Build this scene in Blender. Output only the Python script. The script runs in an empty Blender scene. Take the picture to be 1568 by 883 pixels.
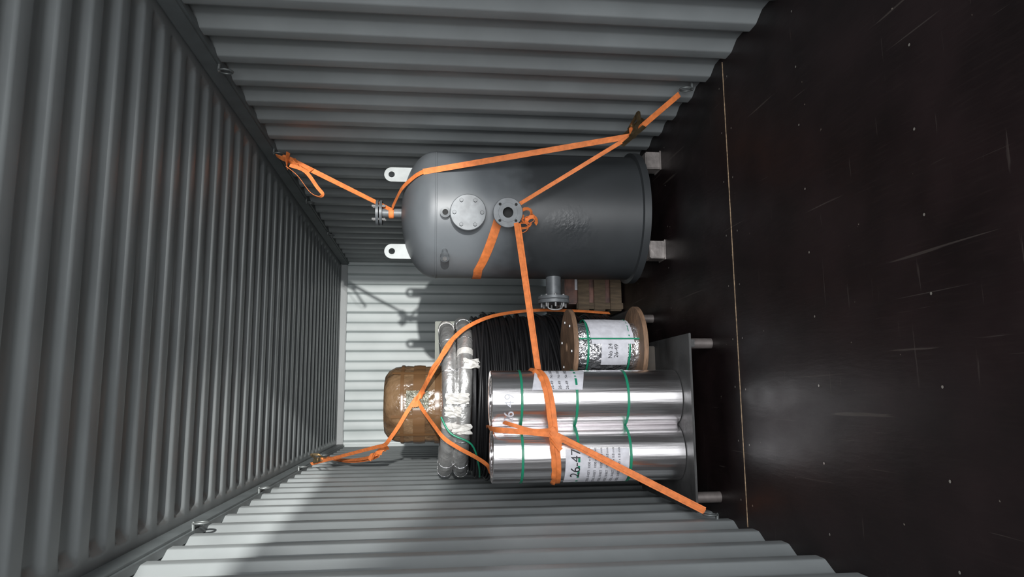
import bpy, bmesh, math, random
from mathutils import Matrix, Vector
random.seed(7)
V=Vector
W,H,D,Y0=2.35,2.69,9.24,1.0
scn=bpy.context.scene
# ---------------------------------------------------------------- materials
def mat(name,col,rough=.5,metal=0.,var=0.,vscale=8.,bump=0.,bscale=40.,col2=None,coat=0.,stretch=(1,1,1),bdist=.01,rvar=0.):
    m=bpy.data.materials.new(name);m.use_nodes=True;nt=m.node_tree;N=nt.nodes;L=nt.links
    b=N['Principled BSDF'];b.inputs['Base Color'].default_value=(*col,1);b.inputs['Roughness'].default_value=rough;b.inputs['Metallic'].default_value=metal
    if coat: b.inputs['Coat Weight'].default_value=coat
    tc=N.new('ShaderNodeTexCoord');mp=N.new('ShaderNodeMapping');mp.inputs['Scale'].default_value=stretch
    L.new(tc.outputs['Object'],mp.inputs['Vector'])
    if var or col2:
        n=N.new('ShaderNodeTexNoise');n.inputs['Scale'].default_value=vscale;n.inputs['Detail'].default_value=6
        L.new(mp.outputs['Vector'],n.inputs['Vector'])
        r=N.new('ShaderNodeValToRGB');r.color_ramp.elements[0].position=.35;r.color_ramp.elements[1].position=.68
        c2=col2 if col2 else tuple(min(1,c*(1+var)) for c in col);c1=col if col2 else tuple(c*(1-var) for c in col)
        r.color_ramp.elements[0].color=(*c1,1);r.color_ramp.elements[1].color=(*c2,1)
        L.new(n.outputs['Fac'],r.inputs['Fac']);L.new(r.outputs['Color'],b.inputs['Base Color'])
        if rvar:
            mr=N.new('ShaderNodeMapRange');mr.inputs['To Min'].default_value=rough-rvar;mr.inputs['To Max'].default_value=rough+rvar
            L.new(n.outputs['Fac'],mr.inputs['Value']);L.new(mr.outputs['Result'],b.inputs['Roughness'])
    if bump:
        n2=N.new('ShaderNodeTexNoise');n2.inputs['Scale'].default_value=bscale;n2.inputs['Detail'].default_value=4
        L.new(mp.outputs['Vector'],n2.inputs['Vector'])
        bp=N.new('ShaderNodeBump');bp.inputs['Strength'].default_value=bump;bp.inputs['Distance'].default_value=bdist
        L.new(n2.outputs['Fac'],bp.inputs['Height']);L.new(bp.outputs['Normal'],b.inputs['Normal'])
    return m
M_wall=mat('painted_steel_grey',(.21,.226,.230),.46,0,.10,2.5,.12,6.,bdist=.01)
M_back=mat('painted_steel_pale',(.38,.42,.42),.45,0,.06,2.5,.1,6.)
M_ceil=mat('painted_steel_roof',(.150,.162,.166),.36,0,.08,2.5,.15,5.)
M_rail=mat('painted_steel_rail',(.10,.113,.117),.45,0,.15,6)
def tank_mat():
    m=mat('tank_paint_dark_grey',(.080,.088,.095),.46,.0,.10,4,0);nt=m.node_tree;N=nt.nodes;L=nt.links;b=N['Principled BSDF']
    tc=[n for n in N if n.type=='TEX_COORD'][0]
    vd=N.new('ShaderNodeVectorMath');vd.operation='DISTANCE';vd.inputs[1].default_value=(1.64,4.34,.62);L.new(tc.outputs['Object'],vd.inputs[0])
    nb=N.new('ShaderNodeTexNoise');nb.inputs['Scale'].default_value=9;nb.inputs['Detail'].default_value=3;L.new(tc.outputs['Object'],nb.inputs['Vector'])
    ad=N.new('ShaderNodeMath');ad.operation='MULTIPLY_ADD';ad.inputs[1].default_value=.22;L.new(nb.outputs['Fac'],ad.inputs[0]);L.new(vd.outputs['Value'],ad.inputs[2])
    mk=N.new('ShaderNodeMapRange');mk.inputs['From Min'].default_value=.29;mk.inputs['From Max'].default_value=.15;L.new(ad.outputs[0],mk.inputs['Value'])
    n=N.new('ShaderNodeTexNoise');n.inputs['Scale'].default_value=42;n.inputs['Detail'].default_value=3;L.new(tc.outputs['Object'],n.inputs['Vector'])
    mu=N.new('ShaderNodeMath');mu.operation='MULTIPLY';L.new(mk.outputs['Result'],mu.inputs[0]);L.new(n.outputs['Fac'],mu.inputs[1])
    n3=N.new('ShaderNodeTexNoise');n3.inputs['Scale'].default_value=14;L.new(tc.outputs['Object'],n3.inputs['Vector'])
    a2=N.new('ShaderNodeMath');a2.operation='MULTIPLY_ADD';a2.inputs[1].default_value=.10;L.new(n3.outputs['Fac'],a2.inputs[0]);L.new(mu.outputs[0],a2.inputs[2])
    bp=N.new('ShaderNodeBump');bp.inputs['Strength'].default_value=.4;bp.inputs['Distance'].default_value=.010;L.new(a2.outputs[0],bp.inputs['Height']);L.new(bp.outputs['Normal'],b.inputs['Normal'])
    mr=N.new('ShaderNodeMapRange');mr.inputs['To Min'].default_value=.45;mr.inputs['To Max'].default_value=.32;L.new(mk.outputs['Result'],mr.inputs['Value']);L.new(mr.outputs['Result'],b.inputs['Roughness'])
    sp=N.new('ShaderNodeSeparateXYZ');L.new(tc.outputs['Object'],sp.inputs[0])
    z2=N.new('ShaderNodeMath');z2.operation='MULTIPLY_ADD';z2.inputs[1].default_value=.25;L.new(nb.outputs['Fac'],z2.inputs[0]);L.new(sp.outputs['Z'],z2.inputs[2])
    lit_z=N.new('ShaderNodeMapRange');lit_z.inputs['From Min'].default_value=.98;lit_z.inputs['From Max'].default_value=1.25;lit_z.inputs['To Min'].default_value=.42;lit_z.inputs['To Max'].default_value=1.35;L.new(z2.outputs[0],lit_z.inputs['Value'])  # sunlit upper shell and shaded lower shell painted into the base colour
    src=b.inputs['Base Color'].links[0].from_socket;mx=N.new('ShaderNodeMixRGB');mx.blend_type='MULTIPLY';mx.inputs[0].default_value=1;L.new(src,mx.inputs[1]);L.new(lit_z.outputs['Result'],mx.inputs[2]);L.new(mx.outputs[0],b.inputs['Base Color'])
    return m
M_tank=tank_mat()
M_nozzle=mat('nozzle_grey',(.085,.093,.10),.45,.1,.2,20)
M_flange=mat('flange_grey',(.12,.13,.138),.48,.1,.2,20)
M_lug=mat('lug_pale_primer',(.27,.29,.29),.5,0,.12,14)
M_foot=mat('foot_bare_steel',(.20,.18,.17),.45,.4,.3,12,.2,30)
M_dark=mat('black_void',(.01,.01,.01),.8)
M_bolt=mat('bolt_zinc',(.25,.25,.25),.4,.6,.2,30)
M_orange=mat('orange_webbing',(.64,.175,.042),.7,0,.16,35,.5,260,bdist=.002)
M_alu=mat('aluminium_sheet',(.90,.88,.89),.245,1.,.05,9,.28,3.2,stretch=(9,9,.3),bdist=.012)
M_alu_end=mat('aluminium_roll_end',(.5,.5,.5),.4,1.,.3,60)
M_green=mat('green_pet_band',(.012,.20,.11),.35)
M_paper=mat('paper_label',(.54,.54,.58),.6,0,.10,25,.4,18)
M_ink=mat('ink_black',(.03,.03,.035),.6)
M_wood=mat('reel_plywood',(.20,.118,.070),.7,0,.3,10,.4,30,stretch=(1,1,6))
M_crate=mat('crate_wood',(.10,.070,.042),.75,0,.3,8,.4,30,stretch=(8,1,1))
M_bearer=mat('dark_bearer_wood',(.03,.024,.018),.75,0,.3,8)
M_red=mat('red_brown_box',(.20,.09,.065),.5,0,0,14,col2=(.06,.026,.02))
M_foil=mat('crinkled_foil',(.72,.72,.75),.22,.9,.2,18,1.,26,bdist=.03)
M_hose=mat('silver_insulation',(.55,.55,.545),.36,.8,.18,14,.8,13,bdist=.02)
M_tape=mat('white_tape',(.46,.45,.43),.5,0,.12,30,.8,30)
M_cable=mat('black_cable',(.009,.009,.010),.42)
M_plate=mat('dark_steel_plate',(.028,.028,.028),.55,.0,.4,7,.2,20)
M_leg=mat('leg_pipe',(.12,.105,.10),.5,.4,.3,14)
M_brown=mat('brown_wrapped_film',(.085,.048,.024),.27,0,0,6,.8,8,col2=(.175,.11,.060),bdist=.04)
M_browntape=mat('packing_tape_brown',(.11,.058,.026),.27)
M_film=mat('green_grey_film',(.15,.15,.115),.24,.2,.3,20,1,30,bdist=.02)
M_ratchet=mat('ratchet_zinc_yellow',(.20,.15,.085),.35,.8,.3,30)
M_ring=mat('lashing_ring_steel',(.12,.13,.13),.45,.5)
M_panel=mat('packing_board',(.15,.16,.135),.6,0,.1,8)
def floor_mat():
    m=bpy.data.materials.new('phenolic_plywood');m.use_nodes=True;nt=m.node_tree;N=nt.nodes;L=nt.links;b=N['Principled BSDF']
    tc=N.new('ShaderNodeTexCoord')
    def noise(sc,st,rot=0,det=8):
        mp=N.new('ShaderNodeMapping');mp.inputs['Scale'].default_value=st;mp.inputs['Rotation'].default_value=(0,0,rot)
        n=N.new('ShaderNodeTexNoise');n.inputs['Scale'].default_value=sc;n.inputs['Detail'].default_value=det
        L.new(tc.outputs['Object'],mp.inputs['Vector']);L.new(mp.outputs['Vector'],n.inputs['Vector']);return n.outputs['Fac']
    def ramp(f,p0,c0,p1,c1):
        r=N.new('ShaderNodeValToRGB');e=r.color_ramp.elements;e[0].position=p0;e[1].position=p1;e[0].color=(*c0,1);e[1].color=(*c1,1);L.new(f,r.inputs['Fac']);return r.outputs['Color']
    def mix(f,a,c,t='MIX'):
        x=N.new('ShaderNodeMixRGB');x.blend_type=t
        if isinstance(f,float): x.inputs[0].default_value=f
        else: L.new(f,x.inputs[0])
        L.new(a,x.inputs[1])
        if isinstance(c,tuple): x.inputs[2].default_value=(*c,1)
        else: L.new(c,x.inputs[2])
        return x.outputs[0]
    base=ramp(noise(3,(1,1,1)),.35,(.0062,.0038,.0040),.7,(.0145,.0085,.0090))
    grain=ramp(noise(9,(14,.8,1)),.5,(0,0,0),.8,(.35,.35,.35))
    c=mix(grain,base,(.020,.014,.013))
    s1=ramp(noise(2.2,(1.2,24,1),.45,3),.68,(0,0,0),.72,(.6,.6,.6))
    c=mix(s1,c,(.045,.036,.033))
    s2=ramp(noise(1.7,(22,.7,1),-.5,3),.69,(0,0,0),.72,(.6,.6,.6))
    c=mix(s2,c,(.055,.045,.04))
    s3=ramp(noise(1.3,(30,.6,1),.9,2),.70,(0,0,0),.73,(.5,.5,.5))
    c=mix(s3,c,(.06,.05,.045))
    sp=ramp(noise(30,(1,1,1),0,2),.76,(0,0,0),.79,(1,1,1))
    c=mix(sp,c,(.14,.12,.10))
    L.new(c,b.inputs['Base Color'])
    r=N.new('ShaderNodeMapRange');r.inputs['To Min'].default_value=.26;r.inputs['To Max'].default_value=.55;L.new(noise(5,(2,1,1)),r.inputs['Value']);L.new(r.outputs['Result'],b.inputs['Roughness'])
    bp=N.new('ShaderNodeBump');bp.inputs['Strength'].default_value=.2;bp.inputs['Distance'].default_value=.004;L.new(noise(12,(5,1,1)),bp.inputs['Height']);L.new(bp.outputs['Normal'],b.inputs['Normal'])
    b.inputs['Specular IOR Level'].default_value=.22
    return m
M_floor=floor_mat()
# ---------------------------------------------------------------- helpers
def link(o,parent=None):
    bpy.context.collection.objects.link(o)
    if parent: o.parent=parent
    return o
def empty(name,loc=(0,0,0)):
    e=bpy.data.objects.new(name,None);e.empty_display_size=.1;link(e);return e
def mesh(name,vs,fs,m,parent=None,smooth=False):
    me=bpy.data.meshes.new(name);me.from_pydata([tuple(v) for v in vs],[],fs);me.materials.append(m)
    bm=bmesh.new();bm.from_mesh(me);bmesh.ops.recalc_face_normals(bm,faces=bm.faces);bm.to_mesh(me);bm.free()
    if smooth:
        for p in me.polygons:p.use_smooth=True
        try: me.set_sharp_from_angle(angle=math.radians(35))
        except Exception: pass
    return link(bpy.data.objects.new(name,me),parent)
def axis_mat(pos,d,up=V((0,0,1))):
    z=V(d).normalized()
    if abs(z.dot(up))>.98: up=V((0,1,0))
    x=up.cross(z).normalized();y=z.cross(x)
    return Matrix(((x[0],y[0],z[0],pos[0]),(x[1],y[1],z[1],pos[1]),(x[2],y[2],z[2],pos[2]),(0,0,0,1)))
def lathe(name,prof,m,parent=None,pos=(0,0,0),d=(0,0,1),seg=48,smooth=True,a0=0,a1=2*math.pi,wob=None):
    T=axis_mat(pos,d) if tuple(d)!=(0,0,1) else Matrix.Translation(pos)
    vs=[];fs=[];full=abs(a1-a0-2*math.pi)<1e-6;n=seg if full else seg+1
    for i in range(n):
        a=a0+(a1-a0)*i/seg
        for j,(r,z) in enumerate(prof):
            rr=r if not wob else r*(1+wob(a,z))
            vs.append(T@V((rr*math.cos(a),rr*math.sin(a),z)))
    k=len(prof)
    for i in range(seg):
        i2=(i+1)%n
        for j in range(k-1): fs.append((i*k+j,i2*k+j,i2*k+j+1,i*k+j+1))
    o=mesh(name,vs,fs,m,parent,False)
    bm=bmesh.new();bm.from_mesh(o.data);bmesh.ops.remove_doubles(bm,verts=bm.verts,dist=1e-5);bmesh.ops.recalc_face_normals(bm,faces=bm.faces);bm.to_mesh(o.data);bm.free()
    if smooth:
        for p in o.data.polygons:p.use_smooth=True
        o.data.set_sharp_from_angle(angle=math.radians(35))
    return o
def box(name,c,s,m,parent=None,bev=.004,rot=None):
    bm=bmesh.new();bmesh.ops.create_cube(bm,size=1)
    R=rot if rot else Matrix.Identity(4)
    bmesh.ops.transform(bm,matrix=Matrix.Translation(c)@R@Matrix.Diagonal((*s,1)),verts=bm.verts)
    if bev: bmesh.ops.bevel(bm,geom=bm.edges[:],offset=min(bev,min(s)*.3),segments=2,affect='EDGES')
    me=bpy.data.meshes.new(name);bm.to_mesh(me);bm.free();me.materials.append(m)
    return link(bpy.data.objects.new(name,me),parent)
def tube(name,pts,r,m,parent=None,cyc=False,res=3,smooth=True):
    cu=bpy.data.curves.new(name,'CURVE');cu.dimensions='3D';cu.bevel_depth=r;cu.bevel_resolution=res;cu.use_fill_caps=True
    s=cu.splines.new('POLY');s.points.add(len(pts)-1)
    for p,q in zip(s.points,pts):p.co=(*q,1)
    s.use_cyclic_u=cyc;s.use_smooth=True;cu.materials.append(m)
    return link(bpy.data.objects.new(name,cu),parent)
def spline(P,n=8):
    P=[V(p) for p in P];out=[]
    for i in range(len(P)-1):
        p0=P[max(i-1,0)];p1=P[i];p2=P[i+1];p3=P[min(i+2,len(P)-1)]
        for k in range(n):
            t=k/n;out.append(.5*((2*p1)+(-p0+p2)*t+(2*p0-5*p1+4*p2-p3)*t*t+(-p0+3*p1-3*p2+p3)*t**3))
    out.append(P[-1]);return out
WS=.82
def ribbon(name,pts,w,parent,nrm=(0,-1,0),th=.003,m=None,twist=(0,0),wave=0.):
    w=w*WS
    pts=[V(p) for p in pts];n=len(pts);vs=[];fs=[]
    for i,p in enumerate(pts):
        t=(pts[min(i+1,n-1)]-pts[max(i-1,0)]).normalized()
        nn=nrm(i,p) if callable(nrm) else V(nrm)
        s=t.cross(V(nn)).normalized();q=s.cross(t).normalized()
        a=twist[0]+(twist[1]-twist[0])*i/max(1,n-1)
        s2=s*math.cos(a)+q*math.sin(a);q2=-s*math.sin(a)+q*math.cos(a)
        off=q2*(wave*math.sin(i*1.3))
        for u,v in ((-1,-1),(-.0,-1.35),(1,-1),(1,1),(0,1.35),(-1,1)): vs.append(p+off+s2*(w/2*u)+q2*(th/2*v))
    k=6
    for i in range(n-1):
        for j in range(k): fs.append((i*k+j,i*k+(j+1)%k,(i+1)*k+(j+1)%k,(i+1)*k+j))
    fs.append(tuple(range(k)));fs.append(tuple((n-1)*k+j for j in range(k)))
    return mesh(name,vs,fs,m or M_orange,parent,True)
def seg(a,b,n=10,sag=0.):
    a=V(a);b=V(b);return [a.lerp(b,i/n)-V((0,0,sag*4*(i/n)*(1-i/n))) for i in range(n+1)]
def cylpatch(name,cx,cy,r,a0,a1,z0,z1,m,parent,n=14,bumpy=.0,skew=0.):
    vs=[];fs=[]
    for i in range(n+1):
        a=a0+(a1-a0)*i/n
        for j in range(5):
            z=z0+(z1-z0)*j/4+skew*(i/n);rr=r+bumpy*random.random()
            vs.append((cx+rr*math.sin(a),cy-rr*math.cos(a),z))
    for i in range(n):
        for j in range(4): fs.append((i*5+j,(i+1)*5+j,(i+1)*5+j+1,i*5+j+1))
    return mesh(name,vs,fs,m,parent,True)
def cyltext(name,txt,size,cx,cy,r,a,z,parent,m):
    cu=bpy.data.curves.new(name,'FONT');cu.body=txt;cu.size=size;cu.align_x='CENTER';cu.align_y='CENTER'
    o=bpy.data.objects.new(name+'_src',cu);link(o);dg=bpy.context.evaluated_depsgraph_get()
    me=bpy.data.meshes.new_from_object(o.evaluated_get(dg));bpy.data.objects.remove(o)
    for v in me.vertices:
        x,y=v.co.x,v.co.y;aa=a+x/r;v.co=(cx+r*math.sin(aa),cy-r*math.cos(aa),z+y)
    me.materials.clear();me.materials.append(m);return link(bpy.data.objects.new(name,me),parent)
# ---------------------------------------------------------------- container shell
def corr(name,L0,L1,pitch,flat,slope,depth,fn,m,extent,nseg=1):
    P=[];y=L0
    while y<L1+pitch:
        P+= [(y,0),(y+flat,0),(y+flat+slope,depth),(y+pitch-slope,depth)];y+=pitch
    P=[p for p in P if p[0]<=L1]+[(L1,0)]
    vs=[];fs=[];k=nseg+1
    for a,o in P:
        for j in range(k): vs.append(fn(a,o,extent[0]+(extent[1]-extent[0])*j/nseg))
    for i in range(len(P)-1):
        for j in range(nseg): fs.append((i*k+j,i*k+j+1,(i+1)*k+j+1,(i+1)*k+j))
    o=mesh(name,vs,fs,m);md=o.modifiers.new('b','BEVEL');md.width=.008;md.segments=3;md.limit_method='ANGLE';md.angle_limit=.3
    for p in o.data.polygons:p.use_smooth=True
    return o
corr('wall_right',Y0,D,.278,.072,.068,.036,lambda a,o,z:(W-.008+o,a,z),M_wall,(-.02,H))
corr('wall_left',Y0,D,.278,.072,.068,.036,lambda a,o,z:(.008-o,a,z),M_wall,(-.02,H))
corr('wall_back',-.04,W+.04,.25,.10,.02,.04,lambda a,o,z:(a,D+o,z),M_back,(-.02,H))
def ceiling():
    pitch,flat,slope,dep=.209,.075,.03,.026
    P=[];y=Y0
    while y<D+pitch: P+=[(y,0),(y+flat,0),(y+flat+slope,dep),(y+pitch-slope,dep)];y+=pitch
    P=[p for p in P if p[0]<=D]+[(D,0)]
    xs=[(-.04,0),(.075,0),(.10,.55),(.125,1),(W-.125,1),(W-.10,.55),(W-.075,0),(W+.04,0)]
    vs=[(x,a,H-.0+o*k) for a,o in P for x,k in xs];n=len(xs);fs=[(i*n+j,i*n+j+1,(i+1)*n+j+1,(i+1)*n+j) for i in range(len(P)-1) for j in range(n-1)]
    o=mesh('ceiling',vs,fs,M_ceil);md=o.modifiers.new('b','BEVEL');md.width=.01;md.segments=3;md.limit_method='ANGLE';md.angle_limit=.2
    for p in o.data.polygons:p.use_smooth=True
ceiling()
box('trim_1',(W-.005,(Y0+D)/2,H-.05),(.06,D-Y0,.10),M_rail,bev=.012)
box('trim_2',(.005,(Y0+D)/2,H-.05),(.06,D-Y0,.10),M_rail,bev=.012)
box('trim_3',(W/2,D-.01,H-.04),(W,.05,.08),M_wall,bev=.01)
box('trim_4',(W-.01,D-.02,H/2),(.05,.05,H),M_back,bev=.01)
box('trim_5',(.01,D-.02,H/2),(.05,.05,H),M_back,bev=.01)
box('floor',(W/2,(Y0+D)/2,-.014),(W+.10,D-Y0,.028),M_floor,bev=0)
box('trim_6',(W/2,3.34,.0008),(W-.01,.006,.002),mat('seam_edge_tan',(.30,.21,.13),.7,0,.4,60),bev=0)
box('trim_7',(-.07,Y0-.06,H/2+.05),(.14,.12,H+.2),M_rail,bev=.01)
box('trim_8',(W+.07,Y0-.06,H/2+.05),(.14,.12,H+.2),M_rail,bev=.01)
box('trim_9',(W/2,Y0-.06,H+.09),(W+.28,.12,.14),M_rail,bev=.01)
box('trim_10',(W/2,Y0-.06,-.075),(W+.28,.12,.14),M_rail,bev=.01)
box('ground',(W/2,-9,-.19),(30,22,.06),mat('yard_concrete',(.20,.19,.175),.8,0,.2,2,.3,20),bev=0)
# floor screws
sc=empty('floor_screws')
vs=[];fs=[]
for yy in (3.28,3.40,1.95,2.62,4.3,5.0):
    for i in range(9):
        x=.12+i*.265+random.uniform(-.02,.02);y=yy+random.uniform(-.012,.012);b=len(vs)
        vs+=[(x+.005*math.cos(t*math.pi/4),y+.005*math.sin(t*math.pi/4),.0015) for t in range(8)];fs.append(tuple(range(b,b+8)))
mesh('screw_heads',vs,fs,mat('screw_zinc',(.4,.38,.34),.4,.7),sc)
# lashing rings
def ring(p,into,down):
    g=empty('lashing_ring');p=V(p);i=V(into);d=V(down).normalized();s=i.cross(d).normalized()
    pts=[]
    for k in range(20):
        a=2*math.pi*k/20;pts.append(p+i*.018+d*(.034+.034*math.sin(a))+s*(.026*math.cos(a)))
    tube('d_ring',pts,.0055,M_ring,g,True)
    tube('bracket',[p-i*.02-s*.0,p+i*.018,p+i*.024+d*.004],.009,M_ring,g)
    return g
for y in (2.3,3.57,4.84,6.11,7.38): ring((W-.035,y,H-.09),(-1,0,0),(0,.35,-1))
for y in (2.3,3.57,4.84,6.2,7.38): ring((.035,y,H-.09),(1,0,0),(0,.35,-1))
for y in (3.62,6.1): ring((W-.01,y,.06),(-1,0,0),(0,.2,1))
for y in (3.56,6.1): ring((.01,y,.06),(1,0,0),(0,.2,1))
# ---------------------------------------------------------------- pressure tank
T=empty('pressure_tank');TX,TY,TR=1.85,4.73,.428
prof=[(0,.16),(.40,.16),(.43,.155),(.43,.105),(.455,.105),(.455,.15),(TR,.155),(TR,1.0),(TR,1.475),(TR+.003,1.478),(TR+.003,1.486),(TR,1.489)]
for k in range(1,17):
    a=k/16*math.pi/2;prof.append((TR*math.cos(a) if k<16 else 0,1.49+.225*math.sin(a)))
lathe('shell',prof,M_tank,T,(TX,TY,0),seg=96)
for ang in (45,135,225,315):
    a=math.radians(ang+2);x=TX+.43*math.cos(a);y=TY+.43*math.sin(a)
    box('foot',(x,y,.052),(.115,.115,.104),M_foot,T,.006,Matrix.Rotation(0,4,'Z'))
    box('foot_pad',(x,y,.004),(.13,.13,.008),M_foot,T,.002)
def surf(az,z,r=TR): # az from front (-y) toward left
    return V((TX-r*math.sin(az),TY-r*math.cos(az),z)),V((-math.sin(az),-math.cos(az),0))
def flange(prefix,p,d,pipe_r,fl_r,proj,nb,bore=True,th=.022,m=M_flange,bolt=True):
    lathe(prefix+'_pipe',[(pipe_r,-.04),(pipe_r,proj)],M_nozzle,T,p,d,32)
    if bore:
        pr=[(pipe_r*.72,proj-.05),(pipe_r*.72,proj+th+.003),(pipe_r*1.3,proj+th+.003),(pipe_r*1.32,proj+th),(fl_r-.003,proj+th),(fl_r,proj+th-.003),(fl_r,proj),(pipe_r,proj)]
        lathe(prefix+'_bore',[(0,proj-.04),(pipe_r*.72,proj-.04)],M_dark,T,p,d,24)
    else: pr=[(0,proj+th),(fl_r-.004,proj+th),(fl_r,proj+th-.004),(fl_r,proj),(pipe_r,proj)]
    lathe(prefix+'_flange',pr,m,T,p,d,48)
    A=axis_mat(p,d)
    for i in range(nb):
        a=2*math.pi*(i+.5)/nb;c=A@V(((fl_r*.76)*math.cos(a),(fl_r*.76)*math.sin(a),proj+th))
        if bolt: lathe(prefix+'_bolt',[(0,.013),(.011,.013),(.0125,.010),(.0125,-.001)],M_nozzle,T,c,d,6,False)
        else: lathe(prefix+'_bolt_hole',[(0,.0008),(.009,.0008)],M_dark,T,c,d,12,False)
az=.205
p,d=surf(az,1.285);flange('handhole',p,d,.085,.112,.055,6,False,.026)
p,d=surf(az,1.045);flange('front_nozzle',p,d,.045,.092,.12,4,True,.022,bolt=False)
p,d=surf(az,1.425);lathe('coupling',[(.018,-.02),(.018,.03),(.030,.03),(.033,.034),(.033,.05),(.018,.052),(.016,.01),(0,.01)],M_nozzle,T,p,d,24);lathe('coupling_hole',[(0,.045),(.018,.045)],M_dark,T,p,d,24)
p,d=surf(.80,1.425);lathe('coupling_side',[(.018,-.02),(.018,.05),(.028,.052),(.028,.085),(.0,.085)],M_nozzle,T,p,d,24);lathe('coupling_cap',[(.0,.092),(.016,.092),(.016,.08)],M_bolt,T,p,d,6)
p=V((TX-TR,TY-.02,.68));flange('side_nozzle',p,(-1,0,0),.052,.105,.13,8,False,.022,m=M_flange)
lathe('side_nozzle_counter_flange',[(.052,.155),(.105,.155),(.105,.177),(.06,.180),(.0,.180)],M_flange,T,p,(-1,0,0),40)
for k in range(8):
    a=k*math.pi/4;c=p+V((-.12,.082*math.cos(a),.082*math.sin(a)));lathe('side_stud',[(0,0),(.008,0),(.008,.085),(0,.085)],M_bolt,T,c,(-1,0,0),8)
tube('side_handle',spline([p+V((-.18,-.05,.045)),p+V((-.215,-.055,.045)),p+V((-.225,-.055,0)),p+V((-.215,-.055,-.045)),p+V((-.18,-.05,-.045))],5),.006,M_bolt,T)
# top nozzle
lathe('top_pipe',[(.030,1.68),(.030,1.86)],M_flange,T,(TX+.01,TY,0),seg=32)
lathe('top_flange',[(.03,1.842),(.085,1.842),(.085,1.86),(.0,1.862)],M_nozzle,T,(TX+.01,TY,0),seg=40)
lathe('top_cover',[(.03,1.866),(.088,1.866),(.088,1.884),(.0,1.886)],M_nozzle,T,(TX+.01,TY,0),seg=40)
for k in range(4):
    a=k*math.pi/2+.6;lathe('top_stud',[(0,1.82),(.009,1.82),(.009,1.91),(0,1.91)],M_bolt,T,(TX+.01+.062*math.cos(a),TY+.062*math.sin(a),0),seg=8)
# lugs
def lug(x,y,z0,z1,w):
    hr=.021;hz=z1-w/2;n=40;vs=[];fs=[];t=.014
    for i in range(n):
        a=2*math.pi*i/n;cx,cz=math.cos(a),math.sin(a)
        if cz>=0: o=(w/2*cx,w/2*cz)
        else:
            k=min((w/2)/max(abs(cx),1e-6),(hz-z0)/max(abs(cz),1e-6));o=(k*cx,k*cz)
        for yy in (-t/2,t/2):
            vs.append((x+hr*cx,y+yy,hz+hr*cz));vs.append((x+o[0],y+yy,hz+o[1]))
    for i in range(n):
        a=i*4;b=((i+1)%n)*4
        fs+=[(a,a+1,b+1,b),(a+2,b+2,b+3,a+3),(a,b,b+2,a+2),(a+1,a+3,b+3,b+1)]
    mesh('lifting_lug',vs,fs,M_lug,T)
lug(2.13,TY,1.60,1.835,.10);lug(1.595,TY,1.60,1.825,.10)
# ---------------------------------------------------------------- steel skid plate
S=empty('steel_skid')
box('top_plate',(.49,4.09,.142),(.92,.96,.012),M_plate,S,.002)
for x,y in ((.90,3.68),(.10,3.66),(.92,4.38),(.10,4.45)): lathe('leg',[(0,0),(.028,0),(.028,.137),(0,.137)],M_leg,S,(x,y,0),seg=24)
for x in (.10,.90): box('cross_bar',(x,4.05,.118),(.04,.8,.035),M_plate,S,.003)
S2=empty('steel_skid')
box('top_plate',(.64,5.10,.142),(1.14,.98,.012),M_plate,S2,.002)
for x,y in ((.12,4.68),(1.14,4.68),(.12,5.5),(1.14,5.5)): lathe('leg',[(0,0),(.028,0),(.028,.137),(0,.137)],M_leg,S2,(x,y,0),seg=24)
# ---------------------------------------------------------------- aluminium rolls
def roll(cx,cy,r,z0,z1,ph):
    g=empty('aluminium_sheet_roll')
    def wob(a,z): return .003*math.sin(7*a+ph)+.002*math.sin(13*a+2*ph)+.001*math.sin(31*a)
    lathe('sheet',[(r-.05,z1-.01),(r-.004,z1),(r,z1-.003),(r,(z0+z1)/2),(r,z0+.003),(r-.004,z0),(r-.05,z0)],M_alu,g,(cx,cy,0),seg=160,wob=wob)
    lathe('roll_end',[(.04,z1-.012),(r-.006,z1-.006)],M_alu_end,g,(cx,cy,0),seg=64)
    for k in range(5): lathe('winding',[(.05+k*.018,z1-.02),(.05+k*.018,z1-.002),(.053+k*.018,z1-.002),(.053+k*.018,z1-.02)],M_alu,g,(cx,cy,0),seg=48)
    lathe('roll_core',[(.04,z1-.012),(.04,z0)],M_dark,g,(cx,cy,0),seg=32)
    lathe('roll_bottom',[(0,z0+.002),(r-.01,z0+.002)],M_alu_end,g,(cx,cy,0),seg=32)
    rb=r*1.006
    for z in (z0+.30,z0+.58,z0+.875): lathe('green_band',[(rb,z-.007),(rb+.0025,z-.006),(rb+.0025,z+.006),(rb,z+.007)],M_green,g,(cx,cy,0),seg=64)
    return g
A=roll(.612,3.885,.154,.149,1.182,.3);B=roll(.318,3.87,.150,.149,1.178,1.9)
cylpatch('paper_label',.612,3.885,.1565,.30,1.25,.70,.97,M_paper,A,bumpy=.002,skew=-.03)
for k in range(4): cyltext('label_text','26-49   No 1803',.022,.612,3.885,.1595,.78,.90-.04*k,A,M_ink)
cylpatch('paper_label',.318,3.87,.1525,-1.25,.22,.46,.80,M_paper,B,bumpy=.002,skew=.0)
cyltext('label_text','26-47',.072,.318,3.87,.1560,-.30,.745,B,M_ink)
for k in range(6): cyltext('label_text','STEEL SHEET  1000 x 0.8 mm',.018,.318,3.87,.1560,-.45,.675-k*.032,B,M_ink)
cyltext('handwriting','26 49',.075,.612,3.885,.1572,-.35,1.09,A,M_paper)
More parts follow.
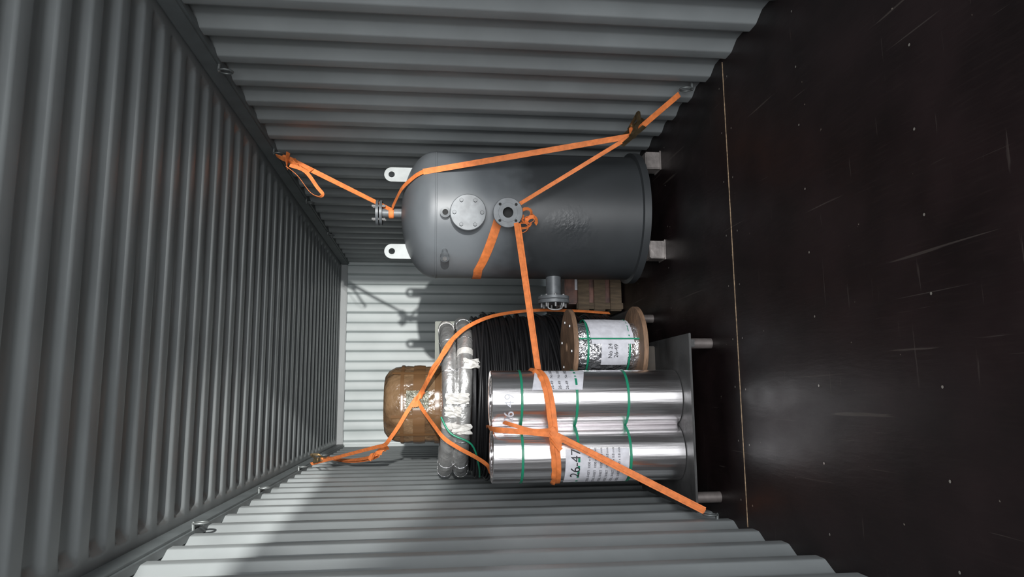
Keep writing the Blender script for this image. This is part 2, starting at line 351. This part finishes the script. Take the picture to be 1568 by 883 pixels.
# ---------------------------------------------------------------- cable reel
R=empty('wooden_cable_reel');RX,RY=.92,4.27
def disc(name,z0,z1,r,m,h=0.03): return lathe(name,[(h,z0),(r-.003,z0),(r,z0+.003),(r,z1-.003),(r-.003,z1),(h,z1),(h,z0)],m,R,(RX,RY,0),seg=64)
disc('top_flange',.65,.678,.232,M_wood);disc('bottom_flange',.238,.266,.25,M_wood)
box('timber_bearer',(RX-.10,RY+.03,.193),(.20,.22,.088),M_bearer,R,.004)
lathe('wrapped_drum',[(.145,.266),(.155,.30),(.150,.40),(.158,.50),(.15,.60),(.14,.65)],M_foil,R,(RX,RY,0),seg=64,wob=lambda a,z:.03*math.sin(5*a+z*20)+.02*math.sin(11*a-z*31))
for k in range(6):
    a=.3+k*1.05;lathe('flange_bolt',[(0,.006),(.010,.006),(.011,0)],M_bolt,R,(RX+.16*math.cos(a),RY+.16*math.sin(a),.678),seg=6)
cylpatch('paper_label',RX,RY,.166,-.75,.25,.34,.50,M_paper,R,bumpy=.003);cylpatch('paper_label',RX,RY,.168,.05,1.3,.30,.56,M_paper,R,bumpy=.004,skew=.02)
cyltext('label_text','No 24\n26-49',.035,RX,RY,.1725,-.2,.43,R,M_ink)
for z in (.33,.58): lathe('green_band',[(.168,z-.006),(.170,z),(.168,z+.006)],M_green,R,(RX,RY,0),seg=48)
cylpatch('green_tie',RX,RY,.1735,.20,.26,.27,.65,M_green,R)
# ---------------------------------------------------------------- black cable coil
C=empty('black_cable_coil');CX,CY=.63,5.07
lathe('inner_mass',[(0,.17),(.535,.17),(.535,1.20),(0,1.20)],M_cable,C,(CX,CY,0),seg=48)
def coilpts(r,z0,z1,turns,amp,n=40,ell=1.0):
    pts=[];ta=[random.uniform(-1,1) for _ in range(turns+2)];tb=[random.uniform(0,6.28) for _ in range(turns+2)];tr=[random.uniform(-.012,.012) for _ in range(turns+2)]
    for i in range(turns*n+1):
        u=i/n;k=int(u);f=u-k;f=f*f*(3-2*f);am=amp*(ta[k]*(1-f)+ta[k+1]*f);p=tb[0]+k*.3+f*.3
        a=2*math.pi*i/n;rr=r+(tr[k]*(1-f)+tr[k+1]*f)+.006*math.sin(3*a+k)
        pts.append((CX+rr*math.cos(a),CY+rr*ell*math.sin(a),z0+(z1-z0)*u/turns+am*math.sin(a+p)))
    return pts
tube('cable_turns',coilpts(.548,.19,1.22,42,.02),.0125,M_cable,C,res=2)
tube('cable_outer_turns',coilpts(.562,.22,1.20,48,.05),.010,M_cable,C,res=2)
tube('cable_tangle',coilpts(.570,.3,1.15,16,.09),.009,M_cable,C,res=2)
for k in range(8): tube('cable_top_turn',coilpts(.33+k*.027,1.21,1.235,1,.012),.0125,M_cable,C,res=2)
# ---------------------------------------------------------------- insulated hose loops
Hs=empty('silver_insulated_hose')
def loop(z,rx,ry,dx,dy,ph,a0=0,a1=2*math.pi,n=64):
    return [(CX+dx+rx*math.cos(a0+(a1-a0)*i/n),CY+dy+ry*math.sin(a0+(a1-a0)*i/n),z+.012*math.sin(2*(a0+(a1-a0)*i/n)+ph)) for i in range(n+(0 if a1-a0>6.2 else 1))]
specs=[(1.295,.505,.49,0,0,0),(1.395,.49,.48,-.01,.0,1.5)]
for q,s in enumerate(specs):
    tube('hose_loop',loop(*s),.052,M_hose,Hs,True,res=6)
    for a in ((-1.95,-.35) if q else (-1.05,)): tube('white_tape_wrap',loop(*s,a0=a,a1=a+.08,n=5),.0545,M_tape,Hs,res=6)
    for k in range(14):
        a=k*2*math.pi/14+.1;tube('hose_seam',loop(*s,a0=a,a1=a+.010,n=2),.0530,M_foil,Hs,res=6)
for (a,z,h) in ((-1.60,1.33,.15),(-1.95,1.30,.12),(-1.2,1.24,.10),(-1.75,1.36,.10)):
    vs=[];fs=[]
    for i in range(7):
        for j in range(6):
            aa=a+(i-3)*.02;rr=.556+.022*random.random();vs.append((CX+rr*math.cos(aa),CY+rr*math.sin(aa)*.985,z+(j-2.5)/5*h+.015*random.random()))
    for i in range(6):
        for j in range(5): fs.append((i*6+j,(i+1)*6+j,(i+1)*6+j+1,i*6+j+1))
    mesh('torn_tape',vs,fs,M_tape,Hs,False)
tube('green_tie',spline([(.50,4.52,1.44),(.40,4.50,1.38),(.33,4.51,1.25),(.20,4.6,1.20),(.1,4.8,1.18)],6),.006,M_green,Hs)
# ---------------------------------------------------------------- brown wrapped bundle
Bn=empty('brown_wrapped_bundle');BX,BY,BR=.575,5.10,.262
pr=[(0,1.245),(BR-.02,1.245),(BR,1.27)]+[(BR+.004*math.sin(k*1.7),1.27+k*.1) for k in range(1,5)]+[(BR-.01,1.755),(BR-.035,1.80),(BR-.07,1.825),(0,1.835)]
lathe('wrapped_body',pr,M_brown,Bn,(BX,BY,0),seg=72,wob=lambda a,z:.018*math.sin(6*a+1)+.010*math.sin(17*a+z*7))
for z,t in ((1.70,.012),(1.585,.04),(1.46,.02)): lathe('tape_band',[(BR*1.015,z-t),(BR*1.024,z),(BR*1.015,z+t)],M_browntape,Bn,(BX,BY,0),seg=72,wob=lambda a,z:.018*math.sin(6*a+1)+.010*math.sin(17*a+z*7))
for a in (-.9,-.35,.85): cylpatch('tape_strip',BX,BY,BR*1.03,a,a+.09,1.45,1.77,M_browntape,Bn)
cylpatch('film_label',BX,BY,BR*1.04,-.10,.34,1.52,1.67,M_film,Bn,bumpy=.008)
# ---------------------------------------------------------------- crate and board
K=empty('wooden_crate')
for i in range(3): box('front_slat',(1.60,5.42,.06+i*.13),(.62,.02,.09),M_crate,K,.003)
for i in range(3): box('side_slat',(1.29,5.68,.06+i*.13),(.02,.52,.09),M_crate,K,.003)
for x in (1.32,1.88): box('corner_post',(x,5.45,.185),(.05,.05,.37),M_crate,K,.003)
box('back_panel',(1.6,5.92,.20),(.62,.02,.38),M_crate,K,.003);box('contents',(1.6,5.68,.235),(.52,.44,.45),M_red,K,.01)
box('contents_label',(1.55,5.458,.33),(.2,.004,.1),M_paper,K,.0)
box('skid_runner',(1.6,5.68,.02),(.62,.08,.04),M_crate,K,.003)
P=empty('packing_board');box('board',(.92,5.78,.75),(.62,.03,1.46),M_panel,P,.004);box('batten',(.92,5.757,1.40),(.62,.02,.06),M_crate,P,.003)
# ---------------------------------------------------------------- straps
def ratchet(g,p,dirv,nrm,L=.17,w=.05):
    z=V(dirv).normalized();n=V(nrm);s=z.cross(n).normalized();n=s.cross(z).normalized();p=V(p)
    Rm=Matrix(((s[0],z[0],n[0],0),(s[1],z[1],n[1],0),(s[2],z[2],n[2],0),(0,0,0,1)))
    def b(nm,o,sz,m,r2=None): box(nm,p+s*o[0]+z*o[1]+n*o[2],sz,m,g,.003,Rm@(r2 if r2 else Matrix.Identity(4)))
    for k in (-1,1):
        b('side_plate',(k*w/2,0,.012),(.003,L,.032),M_ratchet);b('handle_plate',(k*(w/2+.006),.05,.045),(.003,.15,.022),M_ratchet,Matrix.Rotation(.35,4,'X'))
        lathe('gear',[(0,-.003),(.022,-.003),(.022,.003),(0,.003)],M_ratchet,g,p+s*k*(w/2+.001)+n*.015,s,12,False)
    b('handle_grip',(0,.115,.07),(w+.016,.025,.018),M_ratchet);b('spool',(0,0,.018),(w,.022,.026),M_orange);b('base_bar',(0,-L/2+.01,.005),(w,.012,.012),M_ratchet)
    b('pawl_plate',(0,.045,.03),(w,.04,.004),M_ratchet)
# strap A : right ceiling ring -> tank top nozzle -> shoulder -> ratchet -> floor ring
g=empty('ratchet_strap')
ringR=(2.285,4.86,2.545);rat=(2.175,3.99,.315)
ribbon('webbing_to_ceiling',seg(ringR,(1.875,4.71,1.785),14),.036,g,(0,-1,.4),twist=(0,1.0))
ribbon('webbing_to_ceiling_return',seg((2.27,4.85,2.50),(1.87,4.70,1.77),14),.03,g,(-.4,-1,.2),twist=(.5,-.4))
lathe('wrap_on_nozzle',[(.034,1.765),(.038,1.77),(.038,1.795),(.034,1.80)],M_orange,g,(TX+.01,TY,0),seg=24)
sh=(2.035,4.352,1.565)
ribbon('webbing_over_dome',spline([(1.885,4.69,1.775),(1.92,4.63,1.75),(1.97,4.50,1.70),(2.015,4.395,1.62),sh],8),.038,g,(.1,-.6,.8))
ribbon('webbing_long',seg(sh,rat,16),.044,g,(-.3,-1,.15),twist=(0,.35))
ribbon('webbing_to_nozzle',seg(rat,(1.775,4.19,1.0),16),.03,g,(-.3,-1,.15),twist=(.3,-.5))
ribbon('webbing_to_floor',seg(rat,(2.305,3.66,.12),8),.04,g,(-.5,-1,.3),twist=(.2,.5))
ratchet(g,(2.185,3.965,.30),V((2.305,3.66,.12))-V(rat),(.3,-.6,.8),L=.2,w=.06)
for k in range(7):
    q=V((2.25-.014*k,4.84,2.53-.028*k));a=V((.03*math.sin(k*2.1),-.02,.03*math.cos(k*1.7)))
    ribbon('slack_fold',spline([q-a*1.4,q+V((0,-.03,.0)),q+a*1.5+V((.02,0,0))],4),.040,g,(-.3,-1,.3),twist=(k,k+1))
ribbon('slack_loop',spline([(2.20,4.8,2.48),(2.15,4.77,2.37),(2.03,4.74,2.28),(1.985,4.74,2.245),(1.965,4.74,2.27),(2.0,4.75,2.33),(2.12,4.78,2.42),(2.19,4.8,2.50)],6),.030,g,(-.6,-1,.3),twist=(.6,1.2))
# strap B
g=empty('ratchet_strap')
cp,cd=surf(az,1.045);neck=cp+cd*.06
def onTank(a,z,off=.003): return surf(a,z,TR+off)[0]
for dz in (0,.028):
    pts=[onTank(.28+(2.6-.28)*i/30,1.075+dz+(1.19-1.075)*min(1,i/12)) for i in range(31)]
    ribbon('webbing_round_tank',pts,.036,g,lambda i,p:V((p.x-TX,p.y-TY,0)))
for k in range(5):
    zz=neck+cd*(-.035+.018*k);rr=.052
    A0=axis_mat(zz,cd);ribbon('wrap_on_neck',[A0@V((rr*math.cos(t*.4),rr*math.sin(t*.4),.002*t)) for t in range(17)],.028,g,lambda i,p,zz=zz:p-zz)
f0=cp+cd*.10
for k,(dx,dz,r,s0) in enumerate(((-.06,-.10,.045,0),(-.03,-.13,.04,1),(-.09,-.09,.04,2),(.0,-.115,.035,3),(-.05,-.15,.032,4))):
    c0=f0+V((dx,0,dz));ribbon('knot_loop',[c0+V((r*math.cos(t*.5+s0)*.8,-.012*math.sin(t+k),r*math.sin(t*.5+s0))) for t in range(10)],.030,g,(0,-1,.0),twist=(k*.6,k*.6+1.2))
start=f0+V((-.07,-.03,-.05))
e1=V((.770,3.84,.925))
ribbon('webbing_to_rolls',seg(start,e1,20),.034,g,(-.3,-1,.3),twist=(.2,.2))
ribbon('webbing_to_rolls_return',seg(start+V((0,.01,-.02)),e1+V((0,.01,-.012)),20),.024,g,(-.3,-1,.3),twist=(.5,0))
def wrapR(dz):
    P=[(.612+.160*math.cos(t),3.885+.160*math.sin(t),z+dz) for t,z in ((.2,.945),(-.25,.93),(-.7,.905),(-1.1,.89),(-1.5,.878))]
    P+=[(.54,3.714,.868),(.43,3.706,.86),(.35,3.71,.852)]
    P+=[(.318+.156*math.cos(t),3.87+.156*math.sin(t),z+dz) for t,z in ((-1.9,.845),(-2.4,.84),(-2.9,.835),(-3.4,.835),(-4.0,.84))];return P
ribbon('webbing_round_rolls',spline(wrapR(0),5),.05,g,lambda i,p:V((p.x-.46,(p.y-4.05)*1.5,0)))
ribbon('webbing_round_rolls_b',spline([V(p)+V((0,-.004,.018)) for p in wrapR(0)],5),.03,g,lambda i,p:V((p.x-.46,(p.y-4.05)*1.5,.3)),wave=.003)
cr=V((.425,3.697,.855));fl=V((.045,3.585,.115))
ribbon('webbing_to_floor',seg(cr,fl,16),.044,g,(-.2,-1,.3),twist=(0,.25));ribbon('webbing_to_floor_return',seg(cr+V((0,-.006,-.014)),fl+V((0,-.006,0)),16),.026,g,(-.2,-1,.3),twist=(.4,0))
ribbon('webbing_over_top',spline([(.47,4.05,1.17),(.46,3.90,1.19),(.455,3.76,1.165),(.45,3.715,1.10),(.44,3.70,.98),cr],6),.034,g,(-.1,-1,.1))
ribbon('webbing_over_top_b',spline([(.50,4.0,1.16),(.492,3.80,1.12),(.48,3.712,1.08),(.45,3.698,.97),cr+V((.03,-.006,0))],6),.024,g,(-.1,-1,.1),twist=(.3,-.3))
for k in range(4): ribbon('crossing_fold',seg(cr+V((.04-.02*k,-.008,.025)),cr+V((-.03-.015*k,-.01,-.025)),4),.03,g,(-.1,-1,.1),twist=(k*.3,.2))
# strap C
g=empty('ratchet_strap')
ringL=V((.075,6.2,2.50))
ribbon('webbing_over_coil',spline([(1.215,5.0,.22),(1.225,4.95,.5),(1.22,4.90,.80),(1.17,4.80,1.08),(1.08,4.67,1.27),(.97,4.56,1.385),(.86,4.515,1.45),(.74,4.62,1.52),(.66,4.78,1.565),(.61,4.815,1.60)],6),.038,g,lambda i,p:V((p.x-.6,p.y-5.4,(p.z-.9)*.3)))
ribbon('webbing_over_coil_b',spline([(1.0,4.56,1.36),(.90,4.505,1.42),(.80,4.55,1.50),(.70,4.72,1.54),(.62,4.81,1.575)],6),.03,g,lambda i,p:V((p.x-.6,p.y-5.1,.2)))
ribbon('webbing_on_bundle',spline([(.62,4.81,1.60),(.53,4.815,1.66),(.43,4.86,1.72),(.345,4.94,1.78),(.30,5.04,1.82)]+[V((.30,5.04,1.82)).lerp(ringL,t) for t in (.1,.3,.5,.7,.85,1)],6),.032,g,lambda i,p:V((-.5,-1,.4)))
ribbon('webbing_down_left',spline([(.61,4.81,1.60),(.53,4.76,1.55),(.44,4.60,1.48),(.37,4.50,1.42),(.31,4.50,1.33),(.25,4.50,1.22),(.20,4.50,1.15),(.14,4.60,1.12)],6),.034,g,lambda i,p:V((p.x-.6,p.y-5.1,.2)))
for k in range(4): ribbon('crossing_fold',seg(V((.66,4.80,1.55+.01*k)),V((.56,4.80,1.64-.012*k)),5),.028,g,(0,-1,.1),twist=(k*.5,0))
lo=[(.08,6.7,2.42),(.10,6.2,2.24),(.12,5.9,2.10),(.16,5.6,1.96),(.20,5.42,1.88)]
ribbon('webbing_tail',spline(lo,6),.04,g,(.6,-1,.3));ribbon('webbing_tail_b',spline([V(p)+V((.01,-.02,.02)) for p in lo],6),.034,g,(.6,-1,.3),twist=(.5,-.3))
for k in range(5):
    q=V((.19+.012*k,5.5-.03*k,1.93-.02*k));ribbon('tail_fold',spline([q+V((-.03,0,.03)),q+V((.01,-.03,.01)),q+V((.02,0,-.035))],4),.04,g,(.4,-1,.2),twist=(k*.6,k*.6+.8))
rp=V((.30,5.04,1.82)).lerp(ringL,.86);ratchet(g,rp,ringL-rp,(1,-.3,-.2))
# ---------------------------------------------------------------- lights
def spot(name,loc,aim,power,angle,blend,rad,col,sx=1.):
    l=bpy.data.lights.new(name,'SPOT');l.energy=power;l.spot_size=angle;l.spot_blend=blend;l.shadow_soft_size=rad;l.color=col
    o=link(bpy.data.objects.new(name,l));o.matrix_world=Matrix.Translation(loc)@(V(aim)-V(loc)).to_track_quat('-Z','Y').to_matrix().to_4x4()@Matrix.Diagonal((sx,1,1,1));return o
spot('low_sun',(2.79,-13.3,1.72),(1.2,4.7,1.98),18000,2*math.atan(.85/18.1),.16,.10,(1,.985,.95),1.9)
spot('sun_bounce',(3.2,-4,1.95),(0,4.3,2.52),8000,2*math.atan(.27/9.),.15,.06,(1,.99,.95),4.)
def area(name,loc,aim,sx,sy,power,col):
    l=bpy.data.lights.new(name,'AREA');l.shape='RECTANGLE';l.size=sx;l.size_y=sy;l.energy=power;l.color=col
    o=link(bpy.data.objects.new(name,l));o.matrix_world=Matrix.Translation(loc)@(V(aim)-V(loc)).to_track_quat('-Z','Y').to_matrix().to_4x4()
area('door_daylight',(1.4,-4.5,2.2),(1.2,4,1.3),5,4,900,(.97,.985,1))
w=bpy.data.worlds.new('World');scn.world=w;w.use_nodes=True;w.node_tree.nodes['Background'].inputs[0].default_value=(.87,.92,1,1);w.node_tree.nodes['Background'].inputs[1].default_value=.8
# ---------------------------------------------------------------- camera
a,b,c,f,cx,cz=0.1494,0.1094,0.0082,1081.5,0.6371,1.4879
F=V((math.sin(a)*math.cos(b),math.cos(a)*math.cos(b),-math.sin(b)));r0=V((math.cos(a),-math.sin(a),0));u0=r0.cross(F)
Rr=math.cos(c)*r0+math.sin(c)*u0;U=-math.sin(c)*r0+math.cos(c)*u0
cam=bpy.data.cameras.new('camera');co=link(bpy.data.objects.new('camera',cam))
co.matrix_world=Matrix(((-U[0],Rr[0],-F[0],cx),(-U[1],Rr[1],-F[1],0),(-U[2],Rr[2],-F[2],cz),(0,0,0,1)))
cam.sensor_width=36;cam.lens=f/1568*36;cam.clip_start=.02;scn.camera=co
scn.view_settings.view_transform='Standard'
